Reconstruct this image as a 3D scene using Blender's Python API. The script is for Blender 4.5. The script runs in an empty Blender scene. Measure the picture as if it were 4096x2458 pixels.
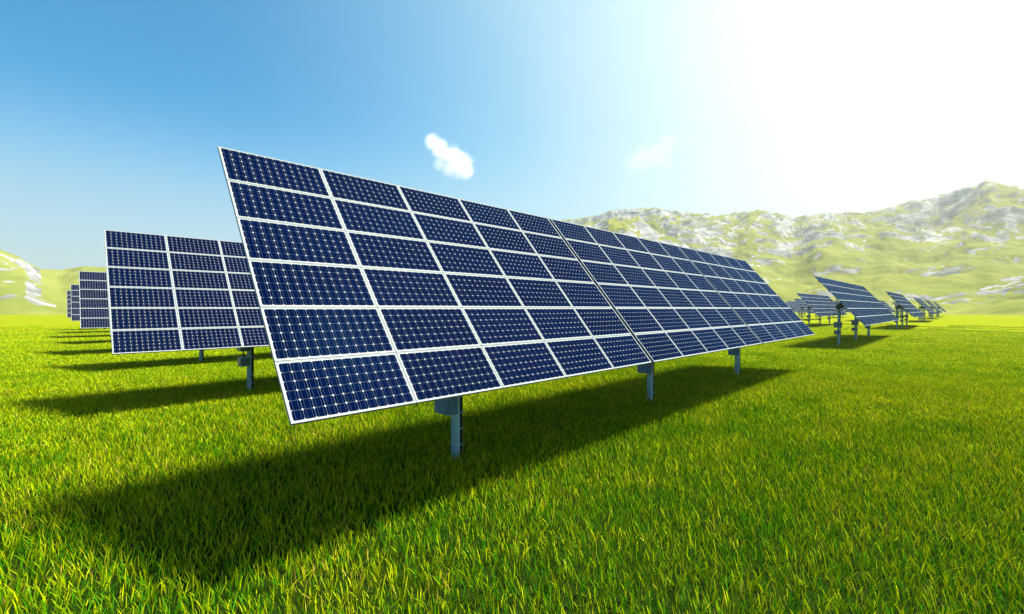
import bpy, bmesh, math, random
import numpy as np
from mathutils import Vector, Matrix

random.seed(7)
rng = np.random.default_rng(11)
SC = bpy.context.scene
COL = SC.collection
R = math.radians

# ------------------------------------------------------------------ camera
EYE = 3.72
cam_d = bpy.data.cameras.new("camera")
cam = bpy.data.objects.new("camera", cam_d)
COL.objects.link(cam)
cam.location = (0, 0, EYE)
cam.rotation_euler = (R(90), 0, R(-45))
cam_d.sensor_width = 36.0
cam_d.lens = 1814.2 / 4096 * 36.0
cam_d.shift_y = 6.1 / 4096
cam_d.clip_start = 0.1
cam_d.clip_end = 12000
SC.camera = cam

# ------------------------------------------------------------------ sun, sky, exposure
SUN = Vector((0.43, -0.33, 1.0)).normalized()
SUN_EL = math.asin(SUN.z)
SUN_ROT = math.atan2(SUN.x, SUN.y)
sd = bpy.data.lights.new("sun", 'SUN')
sd.energy = 4.9
sd.angle = R(10.0)
sd.color = (1.0, 0.91, 0.70)
so = bpy.data.objects.new("sun", sd)
so.rotation_euler = (-SUN).to_track_quat('-Z', 'Y').to_euler()
so.location = (60, -60, 120)
COL.objects.link(so)

SC.view_settings.view_transform = 'Standard'
SC.view_settings.look = 'None'
SC.view_settings.gamma = 1.0
SC.view_settings.exposure = 2.2
SC.view_settings.use_curve_mapping = False


class NT:
    """small helper for node trees"""
    def __init__(s, tree):
        s.t = tree
        tree.nodes.clear()

    def n(s, typ, **kw):
        nd = s.t.nodes.new(typ)
        for k, v in kw.items():
            if k.startswith('_'):
                nd.inputs[k[1:].replace('_', ' ')].default_value = v
            else:
                setattr(nd, k, v)
        return nd

    def l(s, a, b):
        s.t.links.new(a, b)

    def math(s, op, a, b=None, c=None, clamp=False):
        nd = s.t.nodes.new('ShaderNodeMath')
        nd.operation = op
        nd.use_clamp = clamp
        for i, v in enumerate((a, b, c)):
            if v is None:
                continue
            if isinstance(v, (int, float)):
                nd.inputs[i].default_value = v
            else:
                s.l(v, nd.inputs[i])
        return nd.outputs[0]

    def maprange(s, v, a, b, c=0.0, d=1.0, smooth=True):
        nd = s.t.nodes.new('ShaderNodeMapRange')
        nd.interpolation_type = 'SMOOTHSTEP' if smooth else 'LINEAR'
        s.l(v, nd.inputs[0])
        for i, x in enumerate((a, b, c, d)):
            nd.inputs[i + 1].default_value = x
        return nd.outputs[0]

    def mix(s, f, a, b, blend='MIX'):
        nd = s.t.nodes.new('ShaderNodeMix')
        nd.data_type = 'RGBA'
        nd.blend_type = blend
        if isinstance(f, (int, float)):
            nd.inputs[0].default_value = f
        else:
            s.l(f, nd.inputs[0])
        for i, v in ((6, a), (7, b)):
            if isinstance(v, (tuple, list)):
                nd.inputs[i].default_value = (*v[:3], 1)
            else:
                s.l(v, nd.inputs[i])
        return nd.outputs[2]

    def noise(s, scale, detail=4, rough=0.5, vec=None, dist=0.0):
        nd = s.n('ShaderNodeTexNoise')
        nd.inputs['Scale'].default_value = scale
        nd.inputs['Detail'].default_value = detail
        nd.inputs['Roughness'].default_value = rough
        nd.inputs['Distortion'].default_value = dist
        if vec is not None:
            s.l(vec, nd.inputs['Vector'])
        return nd.outputs['Fac']


SKY_K = 0.05
world = bpy.data.worlds.new("World")
SC.world = world
world.use_nodes = True
w = NT(world.node_tree)
sky = w.n('ShaderNodeTexSky', sky_type='NISHITA', sun_disc=False)
sky.sun_elevation = SUN_EL
sky.sun_rotation = SUN_ROT
sky.altitude = 300
sky.air_density = 1.0
sky.dust_density = 0.6
sky.ozone_density = 2.2
tc = w.n('ShaderNodeTexCoord')
nrm = w.n('ShaderNodeVectorMath', operation='NORMALIZE')
w.l(tc.outputs['Generated'], nrm.inputs[0])
sep = w.n('ShaderNodeSeparateXYZ')
w.l(nrm.outputs[0], sep.inputs[0])
up = w.math('MAXIMUM', sep.outputs['Z'], 0.0)
# the deep azure of the clear side of the sky
tint = w.mix(1.0, sky.outputs[0], (0.015, 0.66, 0.83), 'MULTIPLY')
# bright moist air low over the horizon, and around the sun's side of the sky
hz = w.maprange(up, 0.04, 0.37, 1.0, 0.0)
gd = Vector((0.78, -0.495, 0.30)).normalized()
dot = w.n('ShaderNodeVectorMath', operation='DOT_PRODUCT')
w.l(nrm.outputs[0], dot.inputs[0])
dot.inputs[1].default_value = gd
wisp = w.noise(2.3, 5, 0.55, nrm.outputs[0], 0.6)
dv = w.math('ADD', dot.outputs['Value'], w.math('MULTIPLY', w.math('SUBTRACT', wisp, 0.5), 0.16))
g1 = w.maprange(dv, -0.22, 0.86)
g2 = w.maprange(dv, 0.22, 1.08)
c1 = w.mix(hz, tint, (2.7, 3.3, 3.6))
c2 = w.mix(g2, w.mix(g1, c1, (2.2, 3.65, 4.2)), (4.4, 4.5, 4.5))
bg = w.n('ShaderNodeBackground')
w.l(c2, bg.inputs['Color'])
bg.inputs['Strength'].default_value = SKY_K
wo = w.n('ShaderNodeOutputWorld')
w.l(bg.outputs[0], wo.inputs['Surface'])

SC.cycles.use_denoising = True
SC.cycles.denoiser = 'OPENIMAGEDENOISE'
SC.cycles.denoising_input_passes = 'RGB_ALBEDO_NORMAL'
SC.cycles.denoising_prefilter = 'NONE'
SC.cycles.use_adaptive_sampling = False
SC.cycles.adaptive_threshold = 0.008
SC.cycles.max_bounces = 6
SC.cycles.diffuse_bounces = 2
SC.cycles.sample_clamp_indirect = 0.4
SC.cycles.glossy_bounces = 2
SC.cycles.transmission_bounces = 3
SC.cycles.volume_bounces = 1
SC.cycles.transparent_max_bounces = 4
SC.cycles.caustics_reflective = False
SC.cycles.caustics_refractive = False


# ------------------------------------------------------------------ materials
def mat(name):
    m = bpy.data.materials.new(name)
    m.use_nodes = True
    return m, NT(m.node_tree)


def principled(name, col, rough=0.5, metal=0.0, spec=0.5, coat=0.0, var=0.0, scale=6.0, bump=0.0):
    m, t = mat(name)
    b = t.n('ShaderNodeBsdfPrincipled')
    o = t.n('ShaderNodeOutputMaterial')
    t.l(b.outputs[0], o.inputs[0])
    b.inputs['Roughness'].default_value = rough
    b.inputs['Metallic'].default_value = metal
    b.inputs['Specular IOR Level'].default_value = spec
    b.inputs['Coat Weight'].default_value = coat
    b.inputs['Coat Roughness'].default_value = 0.08
    if var:
        g = t.n('ShaderNodeNewGeometry')
        nf = t.noise(scale, 5, 0.6, g.outputs['Position'])
        f = t.maprange(nf, 0.3, 0.7)
        t.l(t.mix(f, tuple(c * (1 - var) for c in col), tuple(min(1, c * (1 + var)) for c in col)), b.inputs['Base Color'])
        t.l(t.maprange(nf, 0.3, 0.7, rough * 0.85, min(1, rough * 1.15)), b.inputs['Roughness'])
        if bump:
            bp = t.n('ShaderNodeBump', _Strength=bump, _Distance=0.01)
            t.l(nf, bp.inputs['Height'])
            t.l(bp.outputs[0], b.inputs['Normal'])
    else:
        b.inputs['Base Color'].default_value = (*col, 1)
    return m


M_cell, t = mat("silicon_cell")
b = t.n('ShaderNodeBsdfPrincipled')
o = t.n('ShaderNodeOutputMaterial')
t.l(b.outputs[0], o.inputs[0])
oi = t.n('ShaderNodeObjectInfo')
g = t.n('ShaderNodeNewGeometry')
nf = t.noise(1.3, 3, 0.5, g.outputs['Position'])
f = t.math('ADD', t.math('MULTIPLY', oi.outputs['Random'], 0.5), t.math('MULTIPLY', nf, 0.5))
t.l(t.mix(f, (0.0001, 0.0017, 0.0135), (0.0002, 0.0026, 0.0190)), b.inputs['Base Color'])
b.inputs['Roughness'].default_value = 0.5
b.inputs['Specular IOR Level'].default_value = 0.0
# blue anti-reflective coating: only the glancing sheen survives
lw = t.n('ShaderNodeLayerWeight', _Blend=0.5)
gs = t.n('ShaderNodeBsdfGlossy', _Roughness=0.16)
gs.inputs['Color'].default_value = (0.04, 0.33, 0.86, 1)
ms = t.n('ShaderNodeMixShader')
t.l(t.math('MULTIPLY', t.math('POWER', lw.outputs['Facing'], 6.0), 0.30), ms.inputs[0])
t.l(b.outputs[0], ms.inputs[1])
t.l(gs.outputs[0], ms.inputs[2])
t.l(ms.outputs[0], o.inputs[0])
M_sheet = principled("white_backsheet", (0.19, 0.215, 0.25), 0.6, spec=0.05)
M_bus = principled("busbar", (0.020, 0.036, 0.080), 0.6, spec=0.05)
M_frame = principled("anodised_aluminium", (0.128, 0.168, 0.205), 0.5, metal=0.0, spec=0.15, var=0.06, scale=3.0)
M_post = principled("blue_grey_paint", (0.24, 0.46, 0.62), 0.42, spec=0.4, var=0.12, scale=4.0, bump=0.05)
M_box = principled("blue_enamel", (0.045, 0.13, 0.27), 0.38, spec=0.4, var=0.10, scale=5.0)
M_dark = principled("dark_steel", (0.006, 0.011, 0.032), 0.5, spec=0.3, var=0.15, scale=7.0)
M_rubber = principled("black_rubber", (0.006, 0.007, 0.011), 0.55, spec=0.3)


def grass_colors(t, tint):
    """sun-bleached yellow green of the meadow: broad patches x blade tint"""
    g = t.n('ShaderNodeNewGeometry')
    big = t.noise(0.06, 4, 0.55, g.outputs['Position'])
    med = t.noise(0.55, 4, 0.6, g.outputs['Position'])
    f = t.math('ADD', t.math('MULTIPLY', t.math('SUBTRACT', med, 0.5), 0.9), t.math('MULTIPLY', t.math('SUBTRACT', big, 0.5), 0.8))
    return g, f


M_grass, t = mat("grass_blade")
g, f = grass_colors(t, None)
at = t.n('ShaderNodeAttribute', attribute_name='tint')
tt = at.outputs['Fac']
k = t.math('ADD', tt, f, clamp=True)
col = t.mix(t.maprange(k, 0.10, 0.95), (0.022, 0.140, 0.001), (0.340, 0.395, 0.001))
dry = t.maprange(t.math('ADD', tt, t.math('MULTIPLY', f, 0.35)), 0.93, 1.0)
col = t.mix(dry, col, (0.30, 0.19, 0.045))
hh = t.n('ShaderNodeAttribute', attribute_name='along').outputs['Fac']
col = t.mix(t.maprange(hh, 0.0, 0.55), t.mix(0.5, col, (0.05, 0.11, 0.004)), col)  # blade feet darkened in the colour, in place of shade between blades
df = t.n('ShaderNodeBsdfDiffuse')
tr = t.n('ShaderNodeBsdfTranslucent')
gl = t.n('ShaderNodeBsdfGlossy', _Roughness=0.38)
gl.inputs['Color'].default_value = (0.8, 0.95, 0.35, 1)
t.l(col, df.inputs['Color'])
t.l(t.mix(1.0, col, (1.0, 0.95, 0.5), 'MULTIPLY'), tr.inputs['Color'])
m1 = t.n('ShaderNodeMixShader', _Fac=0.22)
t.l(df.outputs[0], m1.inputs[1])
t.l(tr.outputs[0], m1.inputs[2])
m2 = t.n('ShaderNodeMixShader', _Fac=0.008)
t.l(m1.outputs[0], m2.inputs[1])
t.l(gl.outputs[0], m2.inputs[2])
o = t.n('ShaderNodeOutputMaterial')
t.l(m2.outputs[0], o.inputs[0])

M_ground, t = mat("meadow_ground")
g, f = grass_colors(t, None)
fine = t.noise(3.0, 6, 0.7, g.outputs['Position'])
k = t.math('ADD', t.math('ADD', 0.5, t.math('MULTIPLY', f, 0.7)), t.math('MULTIPLY', t.math('SUBTRACT', fine, 0.5), 1.1), clamp=True)
b = t.n('ShaderNodeBsdfDiffuse')
t.l(t.mix(k, (0.085, 0.118, 0.003), (0.140, 0.160, 0.004)), b.inputs['Color'])
bp = t.n('ShaderNodeBump', _Strength=0.6, _Distance=0.15)
t.l(fine, bp.inputs['Height'])
t.l(bp.outputs[0], b.inputs['Normal'])
o = t.n('ShaderNodeOutputMaterial')
t.l(b.outputs[0], o.inputs[0])

M_hill, t = mat("grass_and_limestone")
g = t.n('ShaderNodeNewGeometry')
pos = g.outputs['Position']
rk = t.n('ShaderNodeAttribute', attribute_name='rock').outputs['Fac']
mp = t.n('ShaderNodeMapping')
mp.inputs['Scale'].default_value = (1, 1, 2.2)
t.l(pos, mp.inputs['Vector'])
edge = t.noise(0.055, 8, 0.62, mp.outputs[0], 0.5)
mask = t.maprange(t.math('ADD', rk, t.math('MULTIPLY', t.math('SUBTRACT', edge, 0.5), 1.15)), 0.52, 0.60)
tone = t.noise(0.035, 7, 0.65, mp.outputs[0], 0.8)
rock = t.mix(t.maprange(tone, 0.36, 0.66), (0.080, 0.090, 0.108), (0.245, 0.26, 0.30))
gn = t.noise(0.02, 6, 0.6, pos)
grs = t.mix(t.maprange(gn, 0.3, 0.7), (0.080, 0.098, 0.024), (0.120, 0.135, 0.036))
b = t.n('ShaderNodeBsdfDiffuse')
t.l(t.mix(mask, grs, rock), b.inputs['Color'])
bp = t.n('ShaderNodeBump', _Distance=4.0)
t.l(t.maprange(mask, 0, 1, 0.12, 0.8, False), bp.inputs['Strength'])
t.l(t.noise(0.09, 8, 0.65, mp.outputs[0], 0.4), bp.inputs['Height'])
t.l(bp.outputs[0], b.inputs['Normal'])
o = t.n('ShaderNodeOutputMaterial')
t.l(b.outputs[0], o.inputs[0])


# ------------------------------------------------------------------ helpers
def link(name, me, parent=None, matx=None):
    o = bpy.data.objects.new(name, me)
    COL.objects.link(o)
    if parent is not None:
        o.parent = parent
    if matx is not None:
        o.matrix_local = matx
    return o


def mesh_np(name, co, faces=None, quads=None, mats=(), attrs=None, smooth=False):
    me = bpy.data.meshes.new(name)
    if quads is not None:
        n = len(quads)
        me.vertices.add(len(co))
        me.vertices.foreach_set('co', np.asarray(co, np.float32).ravel())
        me.loops.add(n * 4)
        me.loops.foreach_set('vertex_index', np.asarray(quads, np.int32).ravel())
        me.polygons.add(n)
        me.polygons.foreach_set('loop_start', np.arange(0, n * 4, 4, dtype=np.int32))
        me.polygons.foreach_set('use_smooth', np.full(n, smooth))
        me.update(calc_edges=True)
    else:
        me.from_pydata([tuple(c) for c in co], [], faces)
    for k, v in (attrs or {}).items():
        a = me.attributes.new(k, 'FLOAT', 'POINT')
        a.data.foreach_set('value', np.asarray(v, np.float32))
    for m in mats:
        me.materials.append(m)
    return me


class MB:
    """collects solids into one bmesh"""
    def __init__(s):
        s.b = bmesh.new()

    def box(s, x0, x1, y0, y1, z0, z1, mi=0, bevel=0.0, M=None):
        r = bmesh.ops.create_cube(s.b, size=1.0)
        vs = r['verts']
        bmesh.ops.scale(s.b, vec=(x1 - x0, y1 - y0, z1 - z0), verts=vs)
        bmesh.ops.translate(s.b, vec=((x0 + x1) / 2, (y0 + y1) / 2, (z0 + z1) / 2), verts=vs)
        fs = list({f for v in vs for f in v.link_faces})
        for f in fs:
            f.material_index = mi
        if bevel:
            es = list({e for v in vs for e in v.link_edges})
            rr = bmesh.ops.bevel(s.b, geom=es, offset=bevel, segments=2, affect='EDGES', profile=0.6)
            vs = list({v for f in rr['faces'] for v in f.verts} | {v for v in vs if v.is_valid})
            for f in {f for v in vs for f in v.link_faces}:
                f.material_index = mi
        if M is not None:
            bmesh.ops.transform(s.b, matrix=M, verts=[v for v in vs if v.is_valid])
        return s

    def prism(s, pts, axis_a, axis_b, axis_h, h0, h1, mi=0):
        """extrude a polygon (pairs along axis_a/axis_b) along axis_h"""
        A, Bv, H = Vector(axis_a), Vector(axis_b), Vector(axis_h)
        lo = [s.b.verts.new(A * p + Bv * q + H * h0) for p, q in pts]
        hi = [s.b.verts.new(A * p + Bv * q + H * h1) for p, q in pts]
        n = len(pts)
        fs = [s.b.faces.new(lo[::-1]), s.b.faces.new(hi)]
        for i in range(n):
            fs.append(s.b.faces.new((lo[i], lo[(i + 1) % n], hi[(i + 1) % n], hi[i])))
        for f in fs:
            f.material_index = mi
        for f in fs[2:]:
            f.smooth = n > 12
        return s

    def cyl(s, p, q, r0, r1=None, seg=24, mi=0):
        p, q = Vector(p), Vector(q)
        r1 = r0 if r1 is None else r1
        d = (q - p).normalized()
        a = d.orthogonal().normalized()
        c = d.cross(a)
        lo = [s.b.verts.new(p + (a * math.cos(i * 2 * math.pi / seg) + c * math.sin(i * 2 * math.pi / seg)) * r0) for i in range(seg)]
        hi = [s.b.verts.new(q + (a * math.cos(i * 2 * math.pi / seg) + c * math.sin(i * 2 * math.pi / seg)) * r1) for i in range(seg)]
        fs = [s.b.faces.new(lo[::-1]), s.b.faces.new(hi)]
        for i in range(seg):
            f = s.b.faces.new((lo[i], lo[(i + 1) % seg], hi[(i + 1) % seg], hi[i]))
            f.smooth = True
            fs.append(f)
        for f in fs:
            f.material_index = mi
        return s

    def tube(s, pts, r, seg=8, mi=0, sub=6):
        P = [Vector(p) for p in pts]
        Q = []
        for i in range(len(P) - 1):           # Catmull-Rom
            p0, p1, p2, p3 = P[max(i - 1, 0)], P[i], P[i + 1], P[min(i + 2, len(P) - 1)]
            for k in range(sub):
                u = k / sub
                Q.append(0.5 * ((2 * p1) + (-p0 + p2) * u + (2 * p0 - 5 * p1 + 4 * p2 - p3) * u * u + (-p0 + 3 * p1 - 3 * p2 + p3) * u ** 3))
        Q.append(P[-1])
        rings = []
        a = None
        for i, q in enumerate(Q):
            d = (Q[min(i + 1, len(Q) - 1)] - Q[max(i - 1, 0)]).normalized()
            a = d.orthogonal().normalized() if a is None else (a - d * a.dot(d)).normalized()
            c = d.cross(a)
            rings.append([s.b.verts.new(q + (a * math.cos(j * 2 * math.pi / seg) + c * math.sin(j * 2 * math.pi / seg)) * r) for j in range(seg)])
        for i in range(len(rings) - 1):
            for j in range(seg):
                f = s.b.faces.new((rings[i][j], rings[i][(j + 1) % seg], rings[i + 1][(j + 1) % seg], rings[i + 1][j]))
                f.smooth = True
                f.material_index = mi
        for rg in (rings[0][::-1], rings[-1]):
            s.b.faces.new(rg).material_index = mi
        return s

    def mesh(s, name, mats):
        bmesh.ops.recalc_face_normals(s.b, faces=s.b.faces[:])
        me = bpy.data.meshes.new(name)
        s.b.to_mesh(me)
        s.b.free()
        for m in mats:
            me.materials.append(m)
        return me


def tag(o, label=None, cat=None, group=None, kind=None):
    if label:
        o['label'] = label
    if cat:
        o['category'] = cat
    if group:
        o['group'] = group
    if kind:
        o['kind'] = kind
    return o


# ------------------------------------------------------------------ 2-D gradient noise (numpy)
def perlin(x, y, seed=0):
    xi = np.floor(x).astype(np.int64)
    yi = np.floor(y).astype(np.int64)
    xf = x - xi
    yf = y - yi

    def grad(ix, iy, dx, dy):
        h = (ix * 374761393 + iy * 668265263 + seed * 974634777) & 0xffffffff
        h = ((h ^ (h >> 13)) * 1274126177) & 0xffffffff
        h = h ^ (h >> 16)
        an = (h & 0xffff) / 65536.0 * 2 * np.pi
        return np.cos(an) * dx + np.sin(an) * dy
    u = xf ** 3 * (xf * (xf * 6 - 15) + 10)
    v = yf ** 3 * (yf * (yf * 6 - 15) + 10)
    a = grad(xi, yi, xf, yf)
    b = grad(xi + 1, yi, xf - 1, yf)
    c = grad(xi, yi + 1, xf, yf - 1)
    d = grad(xi + 1, yi + 1, xf - 1, yf - 1)
    return ((a + u * (b - a)) * (1 - v) + (c + u * (d - c)) * v) * 1.45


def fbm(x, y, s, octv=5, seed=0, gain=0.5, ridged=False, billow=False):
    out = 0
    amp = 1.0
    tot = 0
    for i in range(octv):
        ca, sa = math.cos(0.5 + 0.9 * i), math.sin(0.5 + 0.9 * i)
        n = perlin((x * ca - y * sa) / s + 31.7 + i, (x * sa + y * ca) / s + 57.3 + i, seed + i * 17)
        if ridged:
            n = 1 - 2 * np.abs(n)
        if billow:
            n = 2 * np.abs(n) - 0.6
        out = out + n * amp
        tot += amp
        amp *= gain
        s = s / 2.03
    return out / tot


# ------------------------------------------------------------------ ground
HALF = 1840.0
M_soil = principled("soil_with_gap_shade", (0.006, 0.013, 0.002), 0.9, spec=0.0, var=0.5, scale=6.0)  # soil darkened to near black, standing in for shade in the blade gaps
gv = [(-HALF, -HALF, 0), (HALF, -HALF, 0), (HALF, HALF, 0), (-HALF, HALF, 0)]
NG = 64
for q in range(NG):
    gv.append((30 * math.cos(q * 2 * math.pi / NG), 30 * math.sin(q * 2 * math.pi / NG), 0))
gf = [tuple(range(4, 4 + NG))]
for q in range(NG):                      # outer sheet: corners fan to the ring
    qa = (q + 0.5) / NG * 4
    c0 = {0: 2, 1: 3, 2: 0, 3: 1}[int(qa) % 4]
    gf.append((4 + q, c0, 4 + (q + 1) % NG))
for q, (a_, b_) in enumerate(((2, 3), (3, 0), (0, 1), (1, 2))):
    gf.append((a_, b_, 4 + ((q + 1) * NG // 4) % NG))
gm = mesh_np("ground", gv, faces=gf, mats=[M_ground, M_soil])
gm.polygons[0].material_index = 1
tag(link("ground", gm), "flat sunlit green meadow ground reaching to the hills", kind='structure')

# ------------------------------------------------------------------ hills
VIEW = math.pi / 4          # heading of the photograph
PX = 4096 / 2473.0


def az_el(px, py):
    s = (px * PX - 2048) / 1814.2
    u = (1235.1 - py * PX) / 1814.2
    return math.atan(s), u / math.hypot(1, s)


def terrain(name, az0, az1, na, r0, r1, nr, sky_line, ridge_r, base_r, seed, rough, rock_bias, rockk, p=1.0, hum=1.0, smo=0.014):
    """heightfield laid out round the meadow; sky_line gives the crest by heading"""
    az = np.linspace(az0, az1, na)
    rr = r0 * (r1 / r0) ** np.linspace(0, 1, nr)
    AZ, RR = np.meshgrid(az, rr)
    th = VIEW - AZ
    X, Y = RR * np.cos(th), RR * np.sin(th)
    pts = sorted(az_el(*q) for q in sky_line)
    tgt = np.interp(az, [q[0] for q in pts], [q[1] for q in pts])
    ridge = np.interp(az, [q[0] for q in ridge_r], [q[1] for q in ridge_r])[None, :]
    base = np.interp(az, [q[0] for q in base_r], [q[1] for q in base_r])[None, :]
    wob = fbm(X, Y, 260, 3, seed + 5) * 70
    u = (RR + wob - base) / (ridge - base)
    up = np.clip(u, 0, 1)
    ramp = up ** p * (3 - 2 * up) / (1.0) if p != 1 else up * up * (3 - 2 * up)
    fall = np.clip((u - 1) / 0.9, 0, 1)
    ramp = ramp * (1 - 0.75 * fall * fall * (3 - 2 * fall))
    big = fbm(X, Y, 230, 4, seed, 0.5)
    rid = fbm(X, Y, 190, 6, seed + 3, 0.52, ridged=True)
    bil = fbm(X, Y, 95, 4, seed + 9, 0.42, billow=True)
    fine = fbm(X, Y, 26, 4, seed + 21, 0.5)
    peak = tgt[None, :] * ridge
    env = np.clip(u * 2.2, 0, 1)
    H = peak * (ramp * (1 + 0.22 * big)) + env * peak * (0.22 * rough * (rid - 0.25) * (0.35 + ramp)) \
        + np.clip(u * 5, 0, 1) * hum * (11 * np.clip(bil + 0.35, 0, 2) * (1 - 0.5 * ramp)) + env * rough * (2.6 * fine * (0.4 + 1.4 * ramp))
    # cliffs: steps where the ridged noise is strong
    stp = 24.0
    cl = np.clip(rid * 1.6 + big, 0, 1) * env * rough
    q = H / stp
    fq = q - np.floor(q)
    H = H * (1 - 0.3 * cl) + 0.3 * cl * stp * (np.floor(q) + np.clip((fq - 0.25) / 0.5, 0, 1) ** 1.5)
    # crest follows the real sky line
    act = np.max((H - EYE) / RR, axis=0)
    gsc = tgt / np.maximum(act, 1e-3)
    kk = max(3, int(na * smo))
    ker = np.hanning(2 * kk + 1)
    ker /= ker.sum()
    gsc = np.convolve(np.pad(gsc, kk, mode='edge'), ker, mode='valid')
    H = H * gsc[None, :]
    H = np.where(u <= 0, -1.5, H - 0.6)
    co = np.stack([X, Y, H], -1).reshape(-1, 3)
    # steepness and noise decide where bare rock shows
    dHr = np.gradient(H, axis=0) / np.gradient(RR, axis=0)
    dHa = np.gradient(H, axis=1) / (RR * (az[1] - az[0]))
    slope = np.sqrt(dHr ** 2 + dHa ** 2)
    patch = fbm(X, Y, 120, 3, seed + 31)
    rock = np.clip(rock_bias + rockk * (np.clip(slope, 0, 1.6) - 0.45) + 0.40 * patch + 0.10 * rid, 0, 1)
    i = np.arange(nr - 1)[:, None] * na + np.arange(na - 1)[None, :]
    quads = np.stack([i, i + na, i + na + 1, i + 1], -1).reshape(-1, 4)
    me = mesh_np(name, co, quads=quads, mats=[M_hill], attrs={'rock': rock.ravel()}, smooth=True)
    return link(name, me)


SKY_R = [(1150, 610), (1250, 565), (1345, 531), (1400, 527), (1450, 518), (1480, 506), (1530, 504), (1580, 500), (1620, 508), (1680, 513), (1730, 520),
         (1770, 515), (1830, 506), (1880, 515), (1920, 525), (1960, 517), (2000, 515), (2050, 513), (2100, 512), (2150, 500), (2200, 485),
         (2250, 478), (2300, 462), (2340, 448), (2390, 437), (2440, 447), (2473, 452), (2800, 440), (3400, 450)]
o = terrain("mountains", R(-8), R(64), 1000, 420, 1650, 420, SKY_R, [(R(-8), 1000), (R(12), 1050), (R(30), 1200), (R(48), 1400)],
            [(R(-8), 640), (R(20), 560), (R(50), 520)], 3, 0.8, 0.27, 0.42)
tag(o, "hazy green mountain range with pale rock faces behind the right side of the meadow", kind='structure')
FOOT_R = [(1380, 640), (1436, 560), (1470, 532), (1510, 522), (1545, 524), (1590, 560), (1660, 592), (1690, 622), (1740, 625), (1780, 650), (1850, 668),
          (1960, 690), (2050, 676), (2160, 660), (2240, 668), (2330, 657), (2420, 662), (2473, 656), (2700, 650), (3000, 650)]
o = terrain("foothills", R(-3), R(60), 900, 330, 820, 260, FOOT_R, [(R(-3), 560), (R(20), 590), (R(50), 560)],
            [(R(-3), 430), (R(24), 430), (R(38), 380), (R(50), 370)], 41, 0.7, 0.30, 0.40, hum=1.5, smo=0.035)
tag(o, "low rounded green foothills with white rock patches before the mountains", kind='structure')
SKY_L = [(-900, 500), (-500, 540), (-200, 560), (0, 600), (40, 615), (80, 637), (100, 648), (150, 650), (180, 645), (200, 642), (250, 644), (330, 650), (450, 665), (700, 680), (1100, 690)]
o = terrain("hills", R(-66), R(-20), 700, 300, 900, 300, SKY_L, [(R(-66), 520), (R(-47), 560), (R(-45), 640), (R(-20), 720)],
            [(R(-66), 340), (R(-47), 350), (R(-20), 470)], 77, 0.7, 0.22, 0.40)
tag(o, "bright green hillside streaked with white rock on the left edge of the meadow", kind='structure')

# ------------------------------------------------------------------ solar array geometry
TILT = R(50.16)
WSEC, GAP, PW = 9.71, 0.136, 1.942
HT = 6.05
PH = HT / 6
ZB = EYE - 1.523            # height of the low edge
TH = 0.046
# local frame of the array: x along the row, y back, z up; origin on the ground below the posts' middle
YP = 2.72                   # posts stand this far behind the low edge
XU = Vector((1, 0, 0))
SU = Vector((0, math.cos(TILT), math.sin(TILT)))      # up the slope
NU = Vector((0, -math.sin(TILT), math.cos(TILT)))     # out of the glass
LOW = Vector((0, -YP, ZB))
SLOPE = Matrix((( 1, 0, 0, 0), (0, SU.y, NU.y, -YP), (0, SU.z, NU.z, ZB), (0, 0, 0, 1)))


def panel_bm(b, ox=0.0, oy=0.0):
    """one module lying in x/y, front face at z=0 (mats: cell, sheet, busbar, frame)"""
    def quad(x0, y0, x1, y1, z, mi):
        f = b.faces.new([b.verts.new((ox + x, oy + y, z)) for x, y in ((x0, y0), (x1, y0), (x1, y1), (x0, y1))])
        f.material_index = mi
    e = 0.004
    fw = 0.017
    x0, x1, y0, y1 = e, PW - e, e, PH - e
    xi0, xi1, yi0, yi1 = x0 + fw, x1 - fw, y0 + fw, y1 - fw

    def ring(z, a0, c0, a1, c1):
        return [b.verts.new((ox + x, oy + y, z)) for x, y in ((a0, c0), (a1, c0), (a1, c1), (a0, c1))]
    bo = ring(-TH, x0, y0, x1, y1)
    m1 = ring(-0.003, x0, y0, x1, y1)
    t1 = ring(0.0, x0 + 0.003, y0 + 0.003, x1 - 0.003, y1 - 0.003)
    t2 = ring(0.0, xi0 - 0.003, yi0 - 0.003, xi1 + 0.003, yi1 + 0.003)
    i1 = ring(-0.005, xi0, yi0, xi1, yi1)
    for A, B in ((bo, m1), (m1, t1), (t1, t2), (t2, i1)):
        for k in range(4):
            b.faces.new((A[k], A[(k + 1) % 4], B[(k + 1) % 4], B[k])).material_index = 3
    b.faces.new(bo[::-1]).material_index = 3
    b.faces.new(i1).material_index = 1
    mx, my = 0.021, 0.020
    cw = (xi1 - xi0 - 2 * mx) / 12
    ch = (yi1 - yi0 - 2 * my) / 6
    gp, cc = 0.0016, 0.0205
    for i in range(12):
        for j in range(6):
            a, c = xi0 + mx + i * cw + gp, yi0 + my + j * ch + gp
            d, e2 = a + cw - 2 * gp, c + ch - 2 * gp
            k2 = cc * 0.36
            pts = ((a + cc, c), (d - cc, c), (d - k2, c + k2), (d, c + cc), (d, e2 - cc), (d - k2, e2 - k2), (d - cc, e2), (a + cc, e2),
                   (a + k2, e2 - k2), (a, e2 - cc), (a, c + cc), (a + k2, c + k2))
            b.faces.new([b.verts.new((ox + x, oy + y, -0.0032)) for x, y in pts]).material_index = 0
        for q in (0.25, 0.75):
            xm = xi0 + mx + (i + q) * cw
            quad(xm - 0.0014, yi0 + my, xm + 0.0014, yi1 - my, -0.0018, 2)


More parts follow.
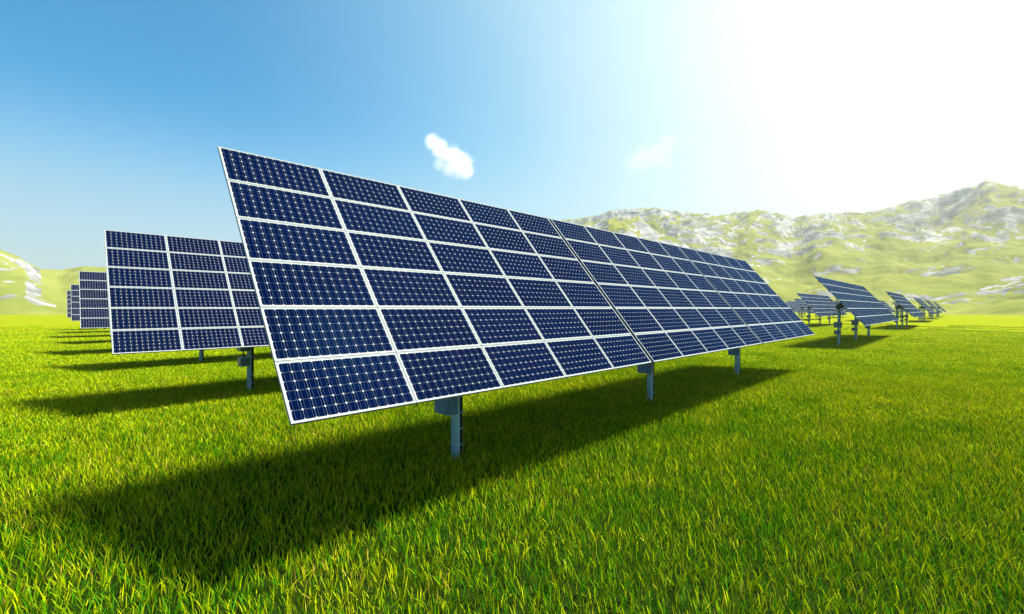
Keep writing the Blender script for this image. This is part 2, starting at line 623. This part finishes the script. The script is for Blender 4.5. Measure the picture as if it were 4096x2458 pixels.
def rails(mb, mi=0):
    """mounting rails on the back of one section, in the same x/y frame"""
    z1 = -TH - 0.003
    for y in (0.62, 1.9, 4.15, 5.45):
        mb.box(0.25, WSEC - 0.25, y - 0.05, y + 0.05, z1 - 0.10, z1, mi)
    for x in (WSEC / 2 - 0.62, WSEC / 2 + 0.62):
        mb.box(x - 0.06, x + 0.06, 0.9, 5.15, z1 - 0.24, z1 - 0.103, mi)
    for x in (1.6, WSEC - 1.6):
        mb.box(x - 0.04, x + 0.04, 0.35, 5.7, z1 - 0.18, z1 - 0.103, mi)
    mb.box(WSEC / 2 - 0.9, WSEC / 2 + 0.9, HT / 2 - 0.16, HT / 2 + 0.16, z1 - 0.40, z1 - 0.243, mi)


P_MATS = [M_cell, M_sheet, M_bus, M_frame]
b = bmesh.new()
panel_bm(b)
ME_PANEL = bpy.data.meshes.new("solar_panel")
b.to_mesh(ME_PANEL)
b.free()
for m in P_MATS:
    ME_PANEL.materials.append(m)
mb = MB()
mb.box(-GAP - 0.03, 0.03, 0.02, HT - 0.02, -TH - 0.075, -TH - 0.006)
ME_JOINT = mb.mesh("gap_backing", [principled("gap_near_black", (0.0008, 0.0015, 0.008), 0.7, spec=0.05)])  # strip added behind the section gap, coloured near black to keep it dark
mb = MB()
rails(mb)
ME_RAILS = mb.mesh("panel_section", [M_dark])
# far arrays: the whole section as one mesh
mb = MB()
for i in range(5):
    for j in range(6):
        panel_bm(mb.b, i * PW, j * PH)
rails(mb, 4)
ME_SECTION = bpy.data.meshes.new("panel_section")
mb.b.to_mesh(ME_SECTION)
mb.b.free()
for m in P_MATS + [M_dark]:
    ME_SECTION.materials.append(m)

# post: origin at its foot
MID = LOW + SU * (HT / 2)
PIV = MID - NU * 1.02
PIV.y = 0.0
PR = 0.122


def post_bm(mb, mi=0, md=1):
    mb.cyl((0, 0, -0.35), (0, 0, PIV.z - 0.16), PR, PR, 32, mi)
    cd = Vector((0.62, -0.78, 0)).normalized()
    sd_ = Vector((-cd.y, cd.x, 0))
    # black cable channel along one side, held by straps
    def pt(a, c, z):
        return cd * a + sd_ * c + Vector((0, 0, z))
    pts = [(PR - 0.02, -0.055), (PR + 0.038, -0.045), (PR + 0.045, 0.0), (PR + 0.038, 0.045), (PR - 0.02, 0.055)]
    mb.prism(pts, cd, sd_, (0, 0, 1), -0.1, PIV.z - 0.5, md)
    z = 0.33
    while z < PIV.z - 0.5:
        mb.cyl((0, 0, z - 0.011), (0, 0, z + 0.011), PR + 0.006, PR + 0.006, 32, mi)
        for sgn in (-1, 1):
            mb.cyl(pt(PR - 0.03, sgn * 0.085, z), pt(PR + 0.056, sgn * 0.02, z + 0.035), 0.010, 0.010, 6, mi)
        z += 0.395


def head_bm(mb, mi=0):
    """rounded yoke from the pivot to the back of the panels"""
    A = NU
    Bv = SU
    r = 0.225
    L = 1.02 - TH - 0.41
    arc = [(r * math.cos(a), r * math.sin(a)) for a in np.linspace(math.pi / 2, 3 * math.pi / 2, 15)]
    pts = [(p, q) for p, q in arc] + [(L, -0.30), (L, 0.30)]
    for x0, x1 in ((-0.24, -0.135), (0.135, 0.24)):
        H = Vector((1, 0, 0))
        lo = [mb.b.verts.new(PIV + A * p + Bv * q + H * x0) for p, q in pts]
        hi = [mb.b.verts.new(PIV + A * p + Bv * q + H * x1) for p, q in pts]
        n = len(pts)
        fs = [mb.b.faces.new(lo), mb.b.faces.new(hi[::-1])] + [mb.b.faces.new((lo[i], lo[(i + 1) % n], hi[(i + 1) % n], hi[i])) for i in range(n)]
        for f in fs:
            f.material_index = mi
    mb.cyl(PIV + XU * -0.30, PIV + XU * 0.30, 0.115, 0.115, 24, mi)
    mb.cyl((0, 0, PIV.z - 0.20), (0, 0, PIV.z + 0.05), 0.118, 0.105, 24, mi)
    # struts to the rails above and below
    for x in (-0.42, 0.42):
        mb.cyl(PIV + XU * x * 0.62 + SU * 0.16 - NU * 0.10, PIV + XU * x + SU * 1.05 + NU * (1.02 - TH - 0.22), 0.022, 0.022, 8, mi)
        mb.cyl(PIV + XU * x * 0.5 - SU * 0.20 + NU * 0.12, PIV + XU * x - SU * 1.0 + NU * (1.02 - TH - 0.22), 0.022, 0.022, 8, mi)
    mb.cyl(PIV + XU * -0.28 - SU * 0.02, PIV + XU * -0.305 - SU * 0.02, 0.06, 0.06, 16, mi)


def cable_bm(mb, mi=0):
    z = PIV.z
    for o_ in (0.0, 0.05):
        mb.tube([(-0.10, -0.42, z + 0.20), (-0.13, -0.36, z - 0.12), (-0.16, -0.24, z - 0.36), (-0.15, 0.02, z - 0.42), (-0.12, 0.30, z - 0.43),
                 (-0.05 + o_, 0.40, z - 0.56), (0.02 + o_, 0.30, z - 0.70), (0.04, 0.13, z - 0.78 - o_)], 0.026, 8, mi)
    mb.cyl((-0.03, -0.40, z - 0.43), (-0.03, 0.16, z - 0.40), 0.03, 0.03, 8, mi)
    mb.cyl((0, 0, z - 0.46), (0, 0, z - 0.40), PR + 0.02, PR + 0.02, 24, mi)
    mb.tube([(-0.14, -0.02, 2.62), (-0.17, -0.02, 2.60), (-0.21, 0.02, 2.50), (-0.24, 0.05, 2.36)], 0.022, 8, mi)
    mb.cyl((-0.24, 0.05, 1.50), (-0.24, 0.05, 1.85), 0.028, 0.028, 10, mi)


def cbox_bm(mb, z0, z1, y0, y1, x0, x1, mi=0, md=1):
    mb.box(x0, x1, y0, y1, z0, z1, mi, bevel=0.008)
    g_ = 0.035
    mb.box(x0 + g_, x1 - g_, y0 - 0.007, y0 + 0.002, z0 + g_, z1 - g_, mi)          # door on the front face
    mb.box(x0 - 0.006, x0 + 0.002, y0 + g_, y1 - g_, z0 + g_, z1 - g_, mi)          # cover on the end face
    for x, zz in ((x0 + 0.02, z0 + 0.02), (x1 - 0.02, z0 + 0.02), (x0 + 0.02, z1 - 0.02), (x1 - 0.02, z1 - 0.02)):
        mb.cyl((x, y0 - 0.004, zz), (x, y0 + 0.002, zz), 0.006, 0.006, 6, md)
    mb.box(x1, x1 + 0.05, y0 + 0.1, y1 - 0.2, z0 + 0.05, z1 - 0.05, md)               # bracket to the post


BOX_LOW = (1.15, 1.53, -0.22, 0.335, -0.42, -0.115)
BOX_HIGH = (1.82, 2.38, -0.30, 0.345, -0.45, -0.115)
mb = MB(); post_bm(mb); ME_POST = mb.mesh("post", [M_post, M_rubber])
mb = MB(); head_bm(mb); ME_HEAD = mb.mesh("pivot_arm", [M_dark])
mb = MB(); cable_bm(mb); ME_CABLE = mb.mesh("cable", [M_rubber])
mb = MB(); cbox_bm(mb, *BOX_LOW); ME_BOXL = mb.mesh("control_box", [M_box, M_dark])
mb = MB(); cbox_bm(mb, *BOX_HIGH); ME_BOXH = mb.mesh("control_box", [M_box, M_dark])
mb = MB(); post_bm(mb, 0, 1); head_bm(mb, 2); cable_bm(mb, 1); cbox_bm(mb, *BOX_LOW, 3, 2); cbox_bm(mb, *BOX_HIGH, 3, 2)
ME_POSTFAR = mb.mesh("post", [M_post, M_rubber, M_dark, M_box])

GROUP = "tilted solar arrays standing in rows on the meadow"
I4 = Matrix.Identity(4)


def array(x, y, label, near):
    root = bpy.data.objects.new("solar_array", None)
    root.empty_display_size = 1.0
    COL.objects.link(root)
    root.location = (x, y + YP, 0)
    tag(root, label, "solar array", GROUP)
    for s in range(3):
        x0 = s * (WSEC + GAP)
        M = SLOPE.copy()
        M[0][3] = x0
        if near:
            sec = link("panel_section", ME_RAILS, root, M)
            for i in range(5):
                for j in range(6):
                    link("solar_panel", ME_PANEL, sec, Matrix.Translation((i * PW, j * PH, 0)))
        else:
            link("panel_section", ME_SECTION, root, M)
        if s:
            link("gap_backing", ME_JOINT, root, M)
        PM = Matrix.Translation((x0 + WSEC / 2, 0, 0))
        if near:
            p_ = link("post", ME_POST, root, PM)
            link("pivot_arm", ME_HEAD, p_, I4)
            link("cable", ME_CABLE, p_, I4)
            link("control_box", ME_BOXL, p_, I4)
            link("control_box", ME_BOXH, p_, I4)
        else:
            link("post", ME_POSTFAR, root, PM)
    return root


ARR = [
    (2.16, 6.27, "huge solar array in the foreground, the nearest and largest of all", True),
    (1.27, 20.16, "solar array right behind the left end of the huge foreground array", True),
    (2.09, 34.44, "solar array almost wholly hidden behind the second array from the front, on the left", True),
    (1.19, 48.30, "narrow strip of solar array showing left of the second array, tallest of the strips", True),
    (2.00, 63.20, "solar array hidden behind the tallest strip of array on the far left", False),
    (1.11, 78.08, "small strip of solar array, second from the left end of the left row", False),
    (1.95, 92.60, "solar array hidden behind the second smallest strip on the far left", False),
    (1.02, 107.19, "leftmost and smallest solar array strip, furthest back on the left", False),
    (50.46, 6.27, "solar array seen edge-on right of the huge one, three box-hung posts standing clear", True),
    (104.03, 6.21, "medium dark array next behind the edge-on array, three posts close together beside it", True),
    (163.56, 6.22, "third smallest array in the right-hand line, before the last two", False),
    (212.19, 6.21, "small array second to last in the line receding to the right", False),
    (269.00, 6.26, "smallest array at the right end of the receding line", False),
    (104.11, 20.00, "solar array in the gap between the huge array and the edge-on array, largest there", True),
    (163.90, 20.00, "solar array hidden behind the edge-on array at the right", False),
    (212.20, 20.00, "grey distant array peeping out past the right edge of the edge-on array", False),
    (268.80, 20.00, "tiny grey distant array behind the posts of the medium dark array at right", False),
    (163.98, 34.45, "pale speckled array just left of the largest array in the gap", False),
    (212.20, 34.40, "distant grey array corner between the gap's largest array and the edge-on array", False),
    (213.60, 48.65, "washed-out distant array, second left of the largest array in the gap", False),
    (269.00, 63.00, "faintest far array touching the right edge of the huge foreground array", False),
]
for a in ARR:
    array(*a)

# ------------------------------------------------------------------ grass: blades laid as turf tiles over the meadow
def blades(n, size, lmin, lmax, wmin, wmax, seed, lean0=0.30, curl0=0.5):
    r = np.random.default_rng(seed)
    px, py = r.uniform(-size / 2, size / 2, (2, n))
    yaw = r.uniform(0, 2 * np.pi, n)
    L = r.uniform(lmin, lmax, n) * (0.75 + 0.25 * r.random(n))
    W = r.uniform(wmin, wmax, n)
    lean = np.abs(r.normal(lean0, 0.20, n))
    curl = r.uniform(0.05, curl0, n)
    ld = r.uniform(0, 2 * np.pi, n)
    prof = np.array([0.75, 1.0, 0.72, 0.0])
    ts = np.array([0.0, 0.38, 0.74, 1.0])
    rows = []
    x = np.zeros(n)
    z = np.zeros(n)
    pos = []
    tprev = 0
    for t_ in ts:
        an = lean + curl * t_ * 1.3
        x = x + np.sin(an) * L * (t_ - tprev)
        z = z + np.cos(an) * L * (t_ - tprev)
        pos.append((x.copy(), z.copy()))
        tprev = t_
    co, faces = [], []
    cx, sx = np.cos(ld), np.sin(ld)
    wx, wy = np.cos(yaw), np.sin(yaw)
    V = np.zeros((n, 7, 3))
    al = np.zeros((n, 7))
    for k in range(3):
        xx, zz = pos[k]
        for q, sg in ((0, -1), (1, 1)):
            V[:, 2 * k + q, 0] = px + xx * cx + sg * wx * W * prof[k] / 2
            V[:, 2 * k + q, 1] = py + xx * sx + sg * wy * W * prof[k] / 2
            V[:, 2 * k + q, 2] = zz - (0.02 if k == 0 else 0)
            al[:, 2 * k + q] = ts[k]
    xx, zz = pos[3]
    V[:, 6, 0] = px + xx * cx
    V[:, 6, 1] = py + xx * sx
    V[:, 6, 2] = zz
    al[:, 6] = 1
    tint = r.random(n)
    return V.reshape(-1, 3), al.ravel(), np.repeat(tint, 7)


NV = 3
T1, T2 = 1.25, 2.5
# four turf kinds: tall and open near the path of the lens, shorter and more bent further out
ZONES = [(760, T1, 0.13, 0.32, 0.007, 0.016, 0.24, 0.35, 0.0), (700, T1, 0.12, 0.30, 0.010, 0.019, 0.36, 0.45, 0.06),
         (1500, T2, 0.13, 0.30, 0.016, 0.030, 0.52, 0.55, 0.12), (1050, T2, 0.12, 0.26, 0.022, 0.042, 0.72, 0.65, 0.18)]  # last value tints far blades brighter, making up for light they lack
cos, als, tis, var = [], [], [], []
for z, (n_, sz, l0, l1, w0, w1, le, cu, dt) in enumerate(ZONES):
    for v in range(NV):
        a = blades(n_, sz, l0, l1, w0, w1, 100 * z + v, le, cu)
        cos.append(a[0]); als.append(a[1]); tis.append(np.where(a[2] > 0.93, a[2], np.clip(a[2] * 0.9 + dt, 0, 0.9))); var.append(np.full(len(a[0]), z * NV + v))
nb = sum(len(c) for c in cos) // 7
base = np.arange(nb)[:, None] * 7
lv = np.concatenate([base + np.array([[0, 1, 3, 2]]), base + np.array([[2, 3, 5, 4]])], 0)
tri = base + np.array([[4, 5, 6]])
# where the turf tiles lie
tp, tv, trot = [], [], []
R_FAR = 150.0


def in_view(x, y, r):
    f_ = (x + y) / math.sqrt(2)
    s_ = (x - y) / math.sqrt(2)
    return r < 9.0 or (f_ > -2 and abs(s_) < f_ * 1.28 + 5)


def put(x, y, z):
    tp.append((x, y, 0)); tv.append(z * NV + random.randrange(NV)); trot.append(random.randrange(4))


n_far = int(R_FAR // T2) + 1
for i in range(-n_far, n_far):
    for j in range(-n_far, n_far):
        cx, cy = (i + 0.5) * T2, (j + 0.5) * T2
        r = math.hypot(cx, cy)
        if not in_view(cx, cy, r) or r > R_FAR:
            continue
        if r + random.uniform(-5, 5) < 38:
            for a in (-0.25, 0.25):
                for c in (-0.25, 0.25):
                    put(cx + a * T2, cy + c * T2, 0 if math.hypot(cx + a * T2, cy + c * T2) + random.uniform(-4, 4) < 19 else 1)
        elif r + random.uniform(-9, 9) < 66:
            put(cx, cy, 2)
        elif random.random() > (r - 80.0) / 70.0:
            put(cx, cy, 3)
co = np.concatenate(cos + [np.array(tp)], 0)
me = bpy.data.meshes.new("grass")
nq, ntri = len(lv), len(tri)
me.vertices.add(len(co))
me.vertices.foreach_set('co', co.astype(np.float32).ravel())
me.loops.add(nq * 4 + ntri * 3)
me.loops.foreach_set('vertex_index', np.concatenate([lv.ravel(), tri.ravel()]).astype(np.int32))
me.polygons.add(nq + ntri)
me.polygons.foreach_set('loop_start', np.concatenate([np.arange(nq) * 4, nq * 4 + np.arange(ntri) * 3]).astype(np.int32))
me.update(calc_edges=True)
npt = len(tp)
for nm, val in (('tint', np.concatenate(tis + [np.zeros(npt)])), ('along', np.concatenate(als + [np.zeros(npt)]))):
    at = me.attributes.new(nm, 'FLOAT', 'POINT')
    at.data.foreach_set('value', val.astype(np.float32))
for nm, val in (('tile', np.concatenate(var + [-1 - np.array(tv)])), ('turn', np.concatenate([np.zeros(nb * 7), np.array(trot)]))):
    at = me.attributes.new(nm, 'INT', 'POINT')
    at.data.foreach_set('value', val.astype(np.int32))
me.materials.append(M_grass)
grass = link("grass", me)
tag(grass, "dense tufted green grass covering the whole meadow", "grass", kind='stuff')

ng = bpy.data.node_groups.new("turf", 'GeometryNodeTree')
ng.interface.new_socket("Geometry", in_out='INPUT', socket_type='NodeSocketGeometry')
ng.interface.new_socket("Geometry", in_out='OUTPUT', socket_type='NodeSocketGeometry')
N, Lk = ng.nodes, ng.links
gi, go = N.new('NodeGroupInput'), N.new('NodeGroupOutput')
ta = N.new('GeometryNodeInputNamedAttribute'); ta.data_type = 'INT'; ta.inputs['Name'].default_value = 'tile'
tu = N.new('GeometryNodeInputNamedAttribute'); tu.data_type = 'INT'; tu.inputs['Name'].default_value = 'turn'
mu = N.new('ShaderNodeMath'); mu.operation = 'MULTIPLY'; mu.inputs[1].default_value = math.pi / 2
Lk.new(tu.outputs[0], mu.inputs[0])
cx_ = N.new('ShaderNodeCombineXYZ'); Lk.new(mu.outputs[0], cx_.inputs['Z'])
jn = N.new('GeometryNodeJoinGeometry')


def sep_by(value):
    c = N.new('FunctionNodeCompare'); c.data_type = 'INT'; c.operation = 'EQUAL'
    ia = [s for s in c.inputs if s.type == 'INT']
    Lk.new(ta.outputs[0], ia[0]); ia[1].default_value = value
    s = N.new('GeometryNodeSeparateGeometry'); s.domain = 'POINT'
    Lk.new(gi.outputs[0], s.inputs[0]); Lk.new(c.outputs[0], s.inputs[1])
    return s.outputs[0]


for v in range(len(ZONES) * NV):
    ip = N.new('GeometryNodeInstanceOnPoints')
    Lk.new(sep_by(-1 - v), ip.inputs['Points'])
    Lk.new(sep_by(v), ip.inputs['Instance'])
    Lk.new(cx_.outputs[0], ip.inputs['Rotation'])
    Lk.new(ip.outputs[0], jn.inputs[0])
Lk.new(jn.outputs[0], go.inputs[0])
md = grass.modifiers.new("turf", 'NODES')
md.node_group = ng

# ------------------------------------------------------------------ clouds (beyond the haze)
def cloud(px, py, dist, blobs, label, dens):
    """a puff of vapour: overlapping lumps filled with an uneven volume"""
    s = (px * PX - 2048) / 1814.2
    u = (1235.1 - py * PX) / 1814.2
    k = dist
    F_, R_ = Vector((1, 1, 0)).normalized(), Vector((1, -1, 0)).normalized()
    c = (F_ + R_ * s) * k + Vector((0, 0, u * k + EYE))
    m, t = mat("cloud_vapour")
    tc_ = t.n('ShaderNodeTexCoord')
    pv = t.n('ShaderNodeVolumePrincipled')
    nz = t.noise(0.020, 7, 0.66, tc_.outputs['Object'], 0.5)
    # soft shell: densest near the lumps' centres
    acc = None
    for (a, b_, d, r) in blobs:
        cc = R_ * a + Vector((0, 0, b_)) + F_ * d
        vd = t.n('ShaderNodeVectorMath', operation='DISTANCE')
        t.l(tc_.outputs['Object'], vd.inputs[0])
        vd.inputs[1].default_value = cc
        q = t.math('SUBTRACT', 1.0, t.math('DIVIDE', vd.outputs['Value'], r))
        acc = q if acc is None else t.math('MAXIMUM', acc, q)
    dd = t.math('ADD', acc, t.math('MULTIPLY', t.math('SUBTRACT', nz, 0.52), 1.3))
    t.l(t.math('MULTIPLY', t.maprange(dd, 0.05, 0.80), dens), pv.inputs['Density'])
    pv.inputs['Color'].default_value = (1, 1, 1, 1)
    pv.inputs['Anisotropy'].default_value = 0.0
    o = t.n('ShaderNodeOutputMaterial')
    t.l(pv.outputs[0], o.inputs['Volume'])
    bm = bmesh.new()
    lo = Vector((1e9,) * 3); hi = -lo
    for (a, b_, d, r) in blobs:
        cc = R_ * a + Vector((0, 0, b_)) + F_ * d
        for i in range(3):
            lo[i] = min(lo[i], cc[i] - r); hi[i] = max(hi[i], cc[i] + r)
    bmesh.ops.create_icosphere(bm, subdivisions=3, radius=1.0)
    ce, ex = (lo + hi) / 2, (hi - lo) / 2 * 1.25
    for v in bm.verts:
        v.co = Vector((v.co.x * ex.x, v.co.y * ex.y, v.co.z * ex.z)) + ce
    me_ = bpy.data.meshes.new("cloud")
    bm.to_mesh(me_); bm.free()
    me_.materials.append(m)
    o = link("cloud", me_)
    o.location = c
    tag(o, label, "cloud", "small clouds in the sky")
    return o


cloud(1083, 383, 3000, [(-105, 105, 0, 78), (-62, 70, 10, 88), (-25, 30, 0, 74), (28, 5, -15, 92), (68, -45, 10, 118), (15, -68, 0, 84), (110, -80, 0, 84), (-60, -40, 0, 60)],
      "small white puffy cloud above the top edge of the huge solar array", 0.014)
cloud(1572, 372, 3000, [(-105, -55, 0, 100), (-30, -20, 10, 125), (45, 5, 0, 115), (115, 75, 0, 90), (70, -40, 0, 95)],
      "faint pale cloud dissolving into the white sky right of the centre", 0.0013)

# ------------------------------------------------------------------ haze
HZ = 1860.0
mb = MB()
mb.box(-HZ, HZ, -HZ, HZ, -2.6, 400)
m, t = mat("haze_air")
pv = t.n('ShaderNodeVolumePrincipled')
pv.inputs['Color'].default_value = (0.92, 0.97, 1.0, 1)
pv.inputs['Density'].default_value = 0.00032
pv.inputs['Anisotropy'].default_value = 0.85
o = t.n('ShaderNodeOutputMaterial')
t.l(pv.outputs[0], o.inputs['Volume'])
hz_o = link("haze", mb.mesh("haze", [m]))
tag(hz_o, "thin pale haze in the air over the meadow and mountains", kind='stuff')
